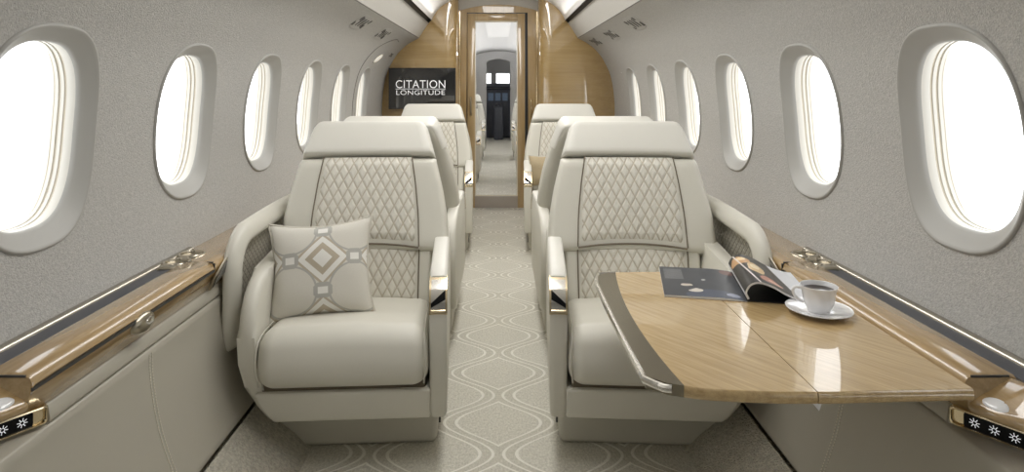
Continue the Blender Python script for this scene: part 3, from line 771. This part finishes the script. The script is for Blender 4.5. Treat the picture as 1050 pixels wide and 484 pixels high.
# ------------------------------------------------------------------ side ledges
def curve_out(Y, start, k=.0): # outward shift of the ledge edge near its end
    d = max(0, start-Y); return d*d/(d+.05)*.95
YE = .96
for sd, nm in ((-1, 'left'), (1, 'right')):
    led = empty('side_ledge', (sd*.95, 1.6, .6), 0, 'wooden side ledge along the %s wall with %s' % (nm, 'a closed lid and round metal latch' if sd < 0 else 'the fold-out table pulled from it'), 'ledge', 'wood side ledges under the windows')
    org = Vector((sd*.95, 1.6, .6))
    Ys = [YE+.02*i for i in range(11)]+[1.165, 1.170, 1.174, 1.178, 1.19]+[1.20+.02*i for i in range(9)]+[1.45, 1.7, 1.95, 2.2, 2.6, 3.2, 4, 5, YB-.01]
    def pt(x, y, z): return Vector((sd*x, y, z))-org
    b = MB(); rows = []
    for Y in Ys:
        c1 = curve_out(Y, 1.17); c2 = curve_out(Y, 1.25)
        xi = min(.868+c1, 1.03); xl = min(.886+c2, 1.035)
        dz = .038*max(0, min(1, (1.178-Y)/.008))
        rows.append([pt(1.05, Y, .626), pt(max(.966, xi+.012), Y, .634), pt(max(.945, xi+.013), Y, .640), pt(xi+.012, Y, .640-dz), pt(xi+.004, Y, .637-dz*1.05), pt(xi, Y, .630-dz), pt(xi, Y, .616-dz*.8), pt(xi+.003, Y, .606-dz*.7), pt(xl, Y, .558), pt(xl+.01, Y, .553), pt(1.05, Y, .553)])
    b.grid(rows, cap0=True); b.build('ledge_body', 'wood_ledge', led, 50)
    b = MB(); b.grid([[pt(x, Y, z) for x, z in ((.93, .556), (.889, .556), (.8845, .552), (.880, .526), (.881, .520), (.886, .517), (.93, .517))] for Y in (1.245, 2, 3, YB-.01)], cap0=True); lp_ = b.build('ledge_lip', 'panel', led, 50); lp_['label'] = 'taupe lip under the wood'
    # metal strip at the wall and dark channel
    b = MB(); rows = []
    for Y in (YE, 1.5, 2.12): rows.append([pt(x, Y, z) for x, z in [(1.031+.0135*math.cos(PI*k/8), .630+.0125*math.sin(PI*k/8)) for k in range(8, -1, -1)]])
    b.grid(rows, cap0=True, cap1=True); b.build('metal_strip', 'strip', led, 40)
    b = MB(); rows = []
    for Y in (YE, 1.5, 1.90): rows.append([pt(x, Y, z) for x, z in ((.966, .630), (.967, .6365), (.972, .6375), (1.014, .6345), (1.018, .6335), (1.018, .625))])
    b.grid(rows, cap0=True, cap1=True); b.build('channel', 'navy', led, 40)
    b = MB()  # white oval modelled in place of a window reflection on the ledge end
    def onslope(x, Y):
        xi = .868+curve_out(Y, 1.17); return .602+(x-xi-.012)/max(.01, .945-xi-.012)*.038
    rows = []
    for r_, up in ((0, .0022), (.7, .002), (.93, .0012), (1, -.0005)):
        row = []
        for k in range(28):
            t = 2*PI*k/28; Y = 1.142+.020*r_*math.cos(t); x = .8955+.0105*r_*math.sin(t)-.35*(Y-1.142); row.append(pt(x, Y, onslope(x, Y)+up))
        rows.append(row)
    b.grid(rows, wrap_v=True); ov = b.build('oval_highlight', 'white', led, 60); ov['label'] = 'small white oval modelled as a highlight'
    # lid
    b = MB(); rows = []
    for Y in (1.178, 1.184, 1.4, 1.6, 1.8, 1.926, 1.932):
        e = .004 if Y in (1.178, 1.932) else 0
        rows.append([pt(x, Y, z-e) for x, z in ((.962, .630), (.962, .6405), (.955, .643), (.905, .6465), (.888, .6455), (.875, .640), (.867, .631), (.865, .623), (.868, .619), (.876, .619))])
    b.grid(rows, cap0=True, cap1=True); ld = b.build('lid', 'wood_ledge', led, 50)
    b = MB(); b.box(pt(.8705, 1.555, .6155), (.012, .756, .0065)); b.box(pt(.912, 1.1762, .641), (.07, .003, .004)); b.box(pt(.915, 1.934, .6405), (.09, .004, .005)); b.box(pt(.8675, 1.934, .626), (.006, .004, .024)); b.build('lid_gap', 'slot', led)
    if sd < 0:
        rt = Matrix.Rotation(R(90), 3, 'Y')
        b = MB(); prof_ = [(.0, .016), (.020, .015), (.029, .011), (.033, .004), (.034, -.006)]
        rows = []
        for r_, h_ in prof_:
            rows.append([pt(.871-h_, 1.548+r_*1.3*math.cos(2*PI*k/28), .603+r_*.75*math.sin(2*PI*k/28)) for k in range(28)])
        b.grid(rows, wrap_v=True); lt = b.build('latch', 'brushed', led, 40); lt['label'] = 'round metal lid latch'
        b = MB(); rows = []
        for r_, h_ in ((.0, .013), (.014, .018), (.017, .014), (.018, .005)):
            rows.append([pt(.871-h_, 1.556+r_*1.1*math.cos(2*PI*k/20), .605+r_*.6*math.sin(2*PI*k/20)) for k in range(20)])
        b.grid(rows, wrap_v=True); b.build('latch_knob', 'chrome', lt, 40)
    # cup holders
    for Y in (2.04, 1.945):
        b = MB(); c = pt(.985, Y, .634); b.lathe([(.030, -.02), (.031, .004), (.034, .009), (.040, .009), (.043, .005), (.044, -.006)], c, 36)
        ch = b.build('cup_holder', 'nickel', led, 40)
        b = MB(); b.lathe([(.0, .001), (.031, .002)], c, 30); b.build('cup_holder_floor', 'brushed', ch)
    b = MB(); b.rbox((.955-.95, 1.87-1.6, .030), (1.01-.95, 1.90-1.6, .044), .006, fn=lambda x, y, z: (sd*x, y, z)); b.build('socket', 'brushed', led)
    # control panel under the ledge end (three light buttons), angled towards the sitter
    A = Vector((.886, 1.236)); B = Vector((.960, 1.128)); d = (B-A).normalized(); nrm = Vector((d.y, -d.x))   # nrm points to the aisle/aft
    if nrm.x > 0: nrm = -nrm
    Lp = (B-A).length+.02
    def cp(a, z, off): q = A+d*a+nrm*off; return pt(q.x, q.y, z)
    zc, hh = .541, .0185
    def rr(a0, a1, z0, z1, r, n=5):
        out = []
        for cx, cz, s0 in ((a1-r, z1-r, 0), (a0+r, z1-r, 90), (a0+r, z0+r, 180), (a1-r, z0+r, 270)):
            for i in range(n+1):
                t = R(s0+90*i/n); out.append((cx+r*math.cos(t), cz+r*math.sin(t)))
        return out
    b = MB(); rows = []
    for g, off in ((0, -.02), (0, .004), (-.0015, .008), (-.004, .009), (-.0055, .006), (-.006, .002)):
        rows.append([cp(a, z, off) for a, z in rr(-.004-g, Lp+g, zc-hh-g, zc+hh+g, .007)])
    b.grid(rows, wrap_v=True); b.f([b.v(cp(a, z, .002)) for a, z in rr(.001, Lp-.005, zc-hh+.005, zc+hh-.005, .003)])
    cpn = b.build('control_panel', 'gold', led, 40); cpn['label'] = 'pale gold control panel frame'
    b = MB(); b.prism([cp(a, z, .003) for a, z in rr(.020, Lp-.009, zc-hh+.0055, zc+hh-.0055, .004)], [x*.003 for x in (sd*nrm.x, nrm.y, 0)]); b.build('button_display', 'display', cpn)
    for k in range(3):
        ca = .038+.031*k; b = MB()
        def bar(a0, z0, a1, z1, w):
            v = Vector((a1-a0, z1-z0)); n_ = Vector((-v.y, v.x)).normalized()*w
            b.f([b.v(cp(a0+n_.x, z0+n_.y, .0068)), b.v(cp(a1+n_.x, z1+n_.y, .0068)), b.v(cp(a1-n_.x, z1-n_.y, .0068)), b.v(cp(a0-n_.x, z0-n_.y, .0068))])
        for i in range(8):
            t = 2*PI*i/8+.2; bar(ca+.0042*math.cos(t), zc+.0042*math.sin(t), ca+.0088*math.cos(t), zc+.0088*math.sin(t), .0007)
            t2 = t+2*PI/8; bar(ca+.0036*math.cos(t), zc+.0036*math.sin(t), ca+.0036*math.cos(t2), zc+.0036*math.sin(t2), .0006)
        b.build('sun_icon', 'icon', cpn)
    # far control panel beside the seat armrest
    b = MB(); b.prism([pt(.882, 1.925, .558), pt(.870, 2.0, .592), pt(.860, 2.0, .640), pt(.866, 1.925, .600)], (-sd*.008, 0, 0), .002, 2); fp = b.build('outlet_panel', 'brushed', led, 40)
    b = MB(); b.prism([pt(.8715, 1.931, .5655), pt(.8615, 1.993, .5935), pt(.853, 1.993, .632), pt(.858, 1.931, .598)], (-sd*.002, 0, 0)); b.build('outlet_face', 'black', fp)

# arched side armrests with a quilted niche
for sd, nm in ((-1, 'left'), (1, 'right')):
    arm = empty('side_console', (sd*.9, 2.4, .4), 0, 'arched cream side console between the %s wall and the near %s seat' % (nm, nm), 'console', 'arched side consoles')
    org = Vector((sd*.9, 2.4, .4))
    def pt(x, y, z): return Vector((sd*x, y, z))-org
    # centre line of the arch rim: up the front, round the corner, back along the top
    path = [(2.012, .335), (2.008, .36), (2.008, .45), (2.010, .54)]
    for i in range(1, 9): a = PI/2*i/8; path.append((2.010+.13*(1-math.cos(a)), .575+.13*math.sin(a)))
    path += [(2.3, .712), (2.5, .716), (2.75, .716)]
    path = [(p.x, p.y) for p in crom(path, 3)]
    b = MB(); rows = []
    for i, (y, z) in enumerate(path):
        a = Vector(path[max(0, i-1)]); c = Vector(path[min(len(path)-1, i+1)]); t = (c-a).normalized(); n = Vector((-t.y, t.x))  # outward (front / up)
        row = []
        for x, o in ((.872, -.06), (.872, .008), (.868, .016), (.860, .019), (.848, .016), (.836, .006), (.827, -.010), (.824, -.026), (.828, -.040), (.838, -.047), (.868, -.050)):
            kk = [.12, .55, .85, .95][i] if i < 4 else 1
            x = .868+(x-.868)*kk; row.append(pt(x, y+n.x*o*kk, z+n.y*o*kk))
        rows.append(row)
    b.grid(rows); b.build('arch', 'leather', arm, 60)
    b = MB(); rows = []; par = []
    for i in range(13):
        row = []; pr = []
        for j in range(15):
            y = 2.01+.74*i/12; zt = .685 if y > 2.14 else .575+.12*math.sqrt(max(0, 1-((2.14-y)/.14)**2)); z = .33+(zt-.33)*j/14; row.append(pt(.858, y, z)); pr.append((y, z))
        rows.append(row); par.append(pr)
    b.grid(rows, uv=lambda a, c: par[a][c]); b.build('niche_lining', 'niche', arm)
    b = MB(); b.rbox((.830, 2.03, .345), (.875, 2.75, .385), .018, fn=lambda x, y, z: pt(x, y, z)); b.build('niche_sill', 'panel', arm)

# ------------------------------------------------------------------ table
TZ = .63
tab = empty('fold_out_table', (.57, 1.5, TZ), 0, 'glossy wooden fold-out table with a metal edge, carrying a magazine and coffee', 'table')
org = Vector((.57, 1.5, TZ))
def near_y(x): return interp([.28, .30, .32, .36, .42, .5, .6, .84], [1.196, 1.172, 1.162, 1.152, 1.145, 1.140, 1.140, 1.152], x)
def far_y(x): return interp([.28, .295, .32, .4, .86], [1.845, 1.862, 1.869, 1.874, 1.876], x)
def edge_x(Y): return .279-.004*math.cos((Y-1.52)/.35*PI/2)+.012*max(0, (Y-1.78)/.08)
def inner_x(Y): return .318+.022*((Y-1.5)/.33)**2
def leafmesh(x0f, x1f, th, mat, name, ztop=0, ch=.0015):
    """table leaf between two x-functions of Y, chamfered"""
    b = MB(); top, bot = [], []
    n = 26; cols = 14
    for j in range(cols+1):
        row_t, row_b = [], []
        for i in range(n+1):
            f = i/n
            xm = lerp(x0f(1.5), x1f(1.5), j/cols)
            y0, y1 = near_y(xm), far_y(xm); Y = lerp(y0, y1, f); x = lerp(x0f(Y), x1f(Y), j/cols)
            row_t.append(Vector((x, Y, TZ+ztop))-org); row_b.append(Vector((x, Y, TZ+ztop-th))-org)
        top.append(row_t); bot.append(row_b)
    b.grid(top); b.grid(bot)
    ringt = [top[0][i] for i in range(n+1)]+[top[j][n] for j in range(1, cols+1)]+[top[cols][i] for i in range(n-1, -1, -1)]+[top[j][0] for j in range(cols-1, 0, -1)]
    ringb = [bot[0][i] for i in range(n+1)]+[bot[j][n] for j in range(1, cols+1)]+[bot[cols][i] for i in range(n-1, -1, -1)]+[bot[j][0] for j in range(cols-1, 0, -1)]
    cen = sum(ringt, Vector())/len(ringt)
    if name == 'table_leaf':
        rr_ = [ringt]
        for f_, o_ in ((.08, .0022), (.25, .0038), (.5, .0045), (.75, .0038), (.92, .0022)):
            rr_.append([p.lerp(q, f_)+Vector((0, -o_ if p.y < cen.y else o_, 0)) for p, q in zip(ringt, ringb)])
        rr_.append(ringb); b.grid(rr_, wrap_v=True)
    else: b.grid([ringt, ringb], wrap_v=True)
    return b.build(name, mat, tab, 30)
l1 = leafmesh(inner_x, lambda Y: .5725, .022, 'wood_table', 'table_leaf')
l2 = leafmesh(lambda Y: .5745, lambda Y: .862, .022, 'wood_table', 'table_leaf')
bd = leafmesh(edge_x, inner_x, .022, 'band', 'metal_band'); bd['label'] = 'brushed metal band at the aisle edge'
b = MB()
edge = [Vector((.318, near_y(.318)-.001, TZ-.006)), Vector((.305, near_y(.31)-.001, TZ-.006)), Vector((.292, 1.180, TZ-.006))]
edge += [Vector((edge_x(Y)-.002, Y, TZ-.006)) for Y in [1.2+.635*i/20 for i in range(21)]]
edge += [Vector((.297, 1.864, TZ-.006)), Vector((.325, 1.872, TZ-.006)), Vector((.345, 1.873, TZ-.006))]
b.tube([p-org for p in edge], .0075, 10); b.build('edge_rail', 'chrome', tab)
b = MB(); b.prism([Vector((.566, 1.15, TZ-.022))-org, Vector((.588, 1.15, TZ-.022))-org, Vector((.582, 1.15, TZ-.040))-org], (0, .02, 0)); b.build('hinge_tab', 'white', tab)
b = MB(); b.box(Vector((.73, 1.5, TZ-.031))-org, (.28, .62, .016), .004); b.build('table_slide', 'wood_table', tab)

# magazine
mag = empty('magazine', (.64, 1.76, TZ), 0, 'open magazine lying on the table with a curled right page', 'magazine')
mo = Vector((.64, 1.76, TZ))
sp0, sp1 = Vector((.634, 1.612)), Vector((.686, 1.872))     # spine near / far
ax = (sp1-sp0).normalized(); sx = Vector((ax.y, -ax.x))      # sx to the right
Lm = (sp1-sp0).length
def mp(a, h, z): q = sp0+ax*a+sx*h; return Vector((q.x, q.y, TZ+z))-mo
b = MB(); rt_, rb_ = [], []
for i in range(9):
    a = Lm*i/8; rt_.append([mp(a, -.205*j/12, .0012+.006*math.sin(min(1, j/4)*PI/2)-.002*(j/12)) for j in range(13)]); rb_.append([mp(a, -.205*j/12, .0008) for j in range(13)])
b.grid(rt_, uv=lambda i, j: (1-j/12, i/8)); lp = b.build('left_page', 'page_slate', mag, 50)
b = MB(); b.grid([[p-Vector((0, 0, .0004)) for p in r] for r in rt_]); b.grid(rb_); b.grid([[r[-1] for r in rt_], [r[-1] for r in rb_]]); b.grid([rt_[0], rb_[0]]); b.grid([rt_[-1], rb_[-1]]); b.build('page_block', 'paper', mag, 50)
curl = crom([(0, .004), (-.006, .022), (.006, .043), (.030, .050), (.062, .041), (.10, .021), (.14, .008), (.165, .005)], 5)
b = MB(); rt_ = [[mp(Lm*i/8+.0, p.x, p.y+.003) for p in curl] for i in range(9)]; nC = len(curl)-1
b.grid(rt_, uv=lambda i, j: (j/nC, i/8)); b.build('curled_page', 'page_black', mag, 60)
b = MB(); r2 = [[p-Vector((0, 0, .0006)) for p in r] for r in rt_]
crv2 = []
for k, p in enumerate(curl):
    t = (curl[min(k+1, nC)]-curl[max(k-1, 0)]).normalized(); crv2.append((p.x+t.y*.005, p.y-t.x*.005+.003))
r3 = [[mp(Lm*i/8, p[0], max(.001, p[1])) for p in crv2] for i in range(9)]
b.grid(r2); b.grid([r2[0], r3[0]]); b.grid([r2[-1], r3[-1]]); b.grid([[r[-1] for r in r2], [r[-1] for r in r3]]); b.build('page_block', 'paper', mag, 50)
b = MB(); b.grid(r3); b.build('page_underside', 'blackm', mag, 50)
b = MB(); b.box(mp(Lm*.5, .085, .0012), (.17, Lm*.98, .0016), rot=Matrix.Rotation(-math.atan2(ax.x, ax.y), 3, 'Z')); b.build('back_cover', 'blackm', mag)

# saucer and cup
CX, CY = .774, 1.531
sa = empty('saucer', (CX, CY, TZ), 0, 'white china saucer on the table under the coffee cup', 'saucer')
b = MB(); b.lathe([(0, .0015), (.030, .0015), (.032, .0), (.036, .0005), (.037, .003), (.055, .0075), (.070, .0115), (.0745, .0135), (.0745, .0150), (.069, .0142), (.054, .0105), (.040, .0070), (.030, .0060), (0, .0060)], (0, 0, 0), 56)
b.build('dish', 'white', sa, 50)
cup = empty('coffee_cup', (CX, CY, TZ+.0062), 0, 'white china coffee cup on the saucer, handle to the left', 'cup')
outer = [(0, .002), (.0215, .002), (.0225, .0), (.0245, .0), (.0255, .004), (.0265, .007), (.0305, .014), (.0345, .025), (.0368, .040), (.0385, .052), (.0415, .0615), (.0420, .0625), (.0410, .0625), (.0375, .052), (.0355, .040), (.033, .025), (.028, .013), (.02, .008), (0, .007)]
b = MB(); b.lathe(outer, (0, 0, 0), 56); b.build('cup_body', 'white', cup, 50)
b = MB(); b.lathe([(0, .052), (.0372, .052)], (0, 0, 0), 40); b.build('coffee', 'coffee', cup)
hd = crom([(-.0365, .010, .052), (-.049, .012, .055), (-.0565, .013, .049), (-.0545, .013, .037), (-.047, .012, .026), (-.032, .009, .019)], 6)
b = MB(); b.tube(hd, .0034, 10); b.build('handle', 'white', cup)

# ------------------------------------------------------------------ pillows
def pillow(name, w, h, th, mat, label, loc, rot, cat='pillow', uvn=1., sag=0):
    o_ = empty(name, loc, 0, label, cat, 'throw pillows on the seats'); o_.rotation_euler = rot
    n = 28; fr, bk = [], []
    for i in range(n+1):
        rf, rb = [], []
        for j in range(n+1):
            s, t = 2*j/n-1, 2*i/n-1
            pin = 1-.13*(1-abs(t)**2.)*abs(s)**3; pin2 = 1-.15*(1-abs(s)**2.)*abs(t)**3
            x, z = s*w/2*pin, t*h/2*pin2
            e = (max(0, 1-abs(s)**2.3)*max(0, 1-abs(t)**2.3))**.55
            wr = 1+.06*math.sin(5*s+3*t)*math.cos(4*t-2*s)
            rf.append((x, -th/2*e*wr, z)); rb.append((x, th/2*e, z))
        fr.append(rf); bk.append(rb)
    b = MB(); b.grid(fr, uv=lambda a, c: (c/n, a/n)); b.grid(bk, uv=lambda a, c: (1-c/n, a/n)); b.build('pillow_cover', mat, o_, 80)
    ring = [fr[0][j] for j in range(n)]+[fr[i][n] for i in range(n)]+[fr[n][j] for j in range(n, 0, -1)]+[fr[i][0] for i in range(n, 0, -1)]
    b = MB(); b.tube(ring, .004, 6, closed=True); b.build('edge_cord', mat if name != 'throw_pillow' else plain('pillow_cord', (.60, .57, .50), .8), o_)
    return o_
pillow('throw_pillow', .35, .335, .13, 'trellis', 'square pillow with grey and tan trellis pattern on the left near seat', (-.600, 2.150, .558), (R(-24), R(-3), R(10)))
pillow('throw_pillow', .30, .24, .10, 'tan', 'plain tan pillow on the far right seat', (.355, 4.60, .565), (R(-18), R(-5), R(-22)))

# ------------------------------------------------------------------ wall screen with lettering
tv = empty('wall_screen', (-.70, YB-.012, 1.155), 0, 'black wall screen on the left wood bulkhead showing two lines of white letters', 'screen')
b = MB(); b.rbox((-.308, -.012, -.19), (.308, .012, .19), .006, fn=None); b.build('screen_panel', 'black', tv, 40)
b = MB()
for x0, x1, z0, z1 in ((-.308, .308, .182, .19), (-.308, .308, -.19, -.182), (-.308, -.300, -.182, .182), (.300, .308, -.182, .182)):
    b.box(((x0+x1)/2, -.0125, (z0+z1)/2), (x1-x0, .004, z1-z0), .001, 1)
b.build('screen_bezel', 'blackm', tv)
def text_mesh(txt, w, h, cx, cz, y, name):
    cu = bpy.data.curves.new(name, 'FONT'); cu.body = txt; cu.size = 1; cu.offset = -.004; cu.space_character = 1.05
    o = bpy.data.objects.new(name, cu); COL.objects.link(o); dg = bpy.context.evaluated_depsgraph_get()
    me = bpy.data.meshes.new_from_object(o.evaluated_get(dg)); bpy.data.objects.remove(o); bpy.data.curves.remove(cu)
    xs_ = [v.co.x for v in me.vertices]; ys_ = [v.co.y for v in me.vertices]
    x0, x1, y0, y1 = min(xs_), max(xs_), min(ys_), max(ys_)
    for v in me.vertices: v.co = Vector((cx+((v.co.x-x0)/(x1-x0)-.5)*w, y, cz+((v.co.y-y0)/(y1-y0)-.5)*h))
    me.name = name; me.materials.clear(); me.materials.append(MAT['screen_text'])
    o = bpy.data.objects.new(name, me); COL.objects.link(o); o.parent = tv; return o
MAT['screen_text'] = emit('screen_text', (.85, .85, .85), .45)
text_mesh('CITATION', .455, .073, -.015, .040, -.0135, 'screen_lettering')
text_mesh('LONGITUDE', .445, .042, -.015, -.037, -.0135, 'screen_lettering')
b = MB(); b.f([b.v((-.245, -.0135, -.006)), b.v((.215, -.0135, -.006)), b.v((.215, -.0135, -.002)), b.v((-.245, -.0135, -.002))]); b.build('screen_rule', 'screen_text', tv)

# ------------------------------------------------------------------ overhead vents
def vent(sd, y, z, label, k=1.25):
    s = s_at_z(z); x, zz, n = prof(s); root = empty('air_vent', (sd*x, y, zz), 0, label, 'vent', 'overhead air vents'); org = Vector((sd*x, y, zz))
    b = MB(); rows = []
    for g, off in ((.004, .0005), (0, .003), (-.004, .0035)):
        rows.append([wp(sd, y+q[0], s+q[1], off)-org for q in (sup(2*PI*i/32, .115*k+g, .05*k+g, 4) for i in range(32))])
    b.grid(rows, wrap_v=True); b.f([b.v(p) for p in rows[-1]]); b.build('vent_plate', 'wall', root, 40)
    def slot(dy, ds, ln, wd):
        m = MB(); c = [wp(sd, y+(dy+a*wd*.5+b_*ln*.0)*k, s+(ds+b_*ln*.5)*k, .005)-org for a, b_ in ((-1, -1), (1, -1), (1, 1), (-1, 1))]
        m.f([m.v(p) for p in c]); c2 = [p for p in c]
        nn = wp(sd, y, s, .01)-wp(sd, y, s, 0)
        m.grid([c, [p-nn*.4 for p in c]], wrap_v=True); m.build('vent_slot', 'slot', root)
    for dy in (-.046, .0, .046): slot(dy, 0, .060, .020)
    for dy, ds in ((-.098, -.020), (-.082, .022), (.082, -.022), (.098, .020)): slot(dy, ds, .030, .026)
vent(-1, 3.85, 1.568, 'dark slotted air vent high on the left, nearest the viewer')
vent(-1, 4.62, 1.560, 'dark slotted air vent high on the left, second from the viewer')
vent(-1, 5.62, 1.455, 'small dark slotted air vent beside the left edge of the wood bulkhead', .55)
vent(1, 3.88, 1.566, 'dark slotted air vent high on the right, nearest the viewer')
vent(1, 4.70, 1.563, 'dark slotted air vent high on the right, middle of three')
vent(1, 5.45, 1.563, 'dark slotted air vent high on the right, closest to the bulkhead')

# ------------------------------------------------------------------ light
w = bpy.data.worlds.new('World'); sc.world = w; w.use_nodes = True
bg = w.node_tree.nodes['Background']; bg.inputs[0].default_value = (.97, .985, 1, 1); bg.inputs[1].default_value = 3.2
def area(name, loc, rot, sx_, sy_, power, col=(1, .96, .90), portal=False):
    l = bpy.data.lights.new(name, 'AREA'); l.shape = 'RECTANGLE'; l.size = sx_; l.size_y = sy_; l.energy = power; l.color = col
    o = bpy.data.objects.new(name, l); COL.objects.link(o); o.location = loc; o.rotation_euler = rot
    if portal: l.cycles.is_portal = True
    return o
for sd in (-1, 1):
    for i, yc in enumerate(WIN):
        p = wp(sd, yc, WS, -.15); area('daylight_portal', p, (0, PI/2*sd, 0), .50, .40, 1, portal=True)
area('ceiling_wash', (0, 3.3, 2.02), (0, 0, 0), .34, 4.2, 38, (1, .985, .96))
for sd in (-1, 1): area('cove_light', (sd*.565, 3.0, 1.80), (0, R(180)-sd*R(28), 0), .025, 5.4, 3.5, (1, .98, .95))
for sd in (-1, 1): area('forward_fill_light', (sd*.74, 9.6, 1.55), (0, R(180)-sd*R(35), 0), .06, 6, 56, (.97, .98, 1))  # added fill strips, hidden beside the doorway view, brightening the forward cabin

# ------------------------------------------------------------------ camera
cam = bpy.data.cameras.new('Camera'); co = bpy.data.objects.new('Camera', cam); COL.objects.link(co)
co.location = (0, 0, 1.18); co.rotation_euler = (PI/2, 0, 0)
cam.sensor_width = 36; cam.lens = 650/1050*36; cam.shift_x = 14/1050; cam.shift_y = -154/1050; cam.clip_start = .02
sc.camera = co
vs = sc.view_settings; vs.view_transform = 'Standard'; vs.look = 'None'; vs.gamma = 1; vs.use_curve_mapping = False; vs.exposure = -0.15
sc.cycles.use_denoising = True
sc.cycles.max_bounces = 12; sc.cycles.diffuse_bounces = 6; sc.cycles.transparent_max_bounces = 16
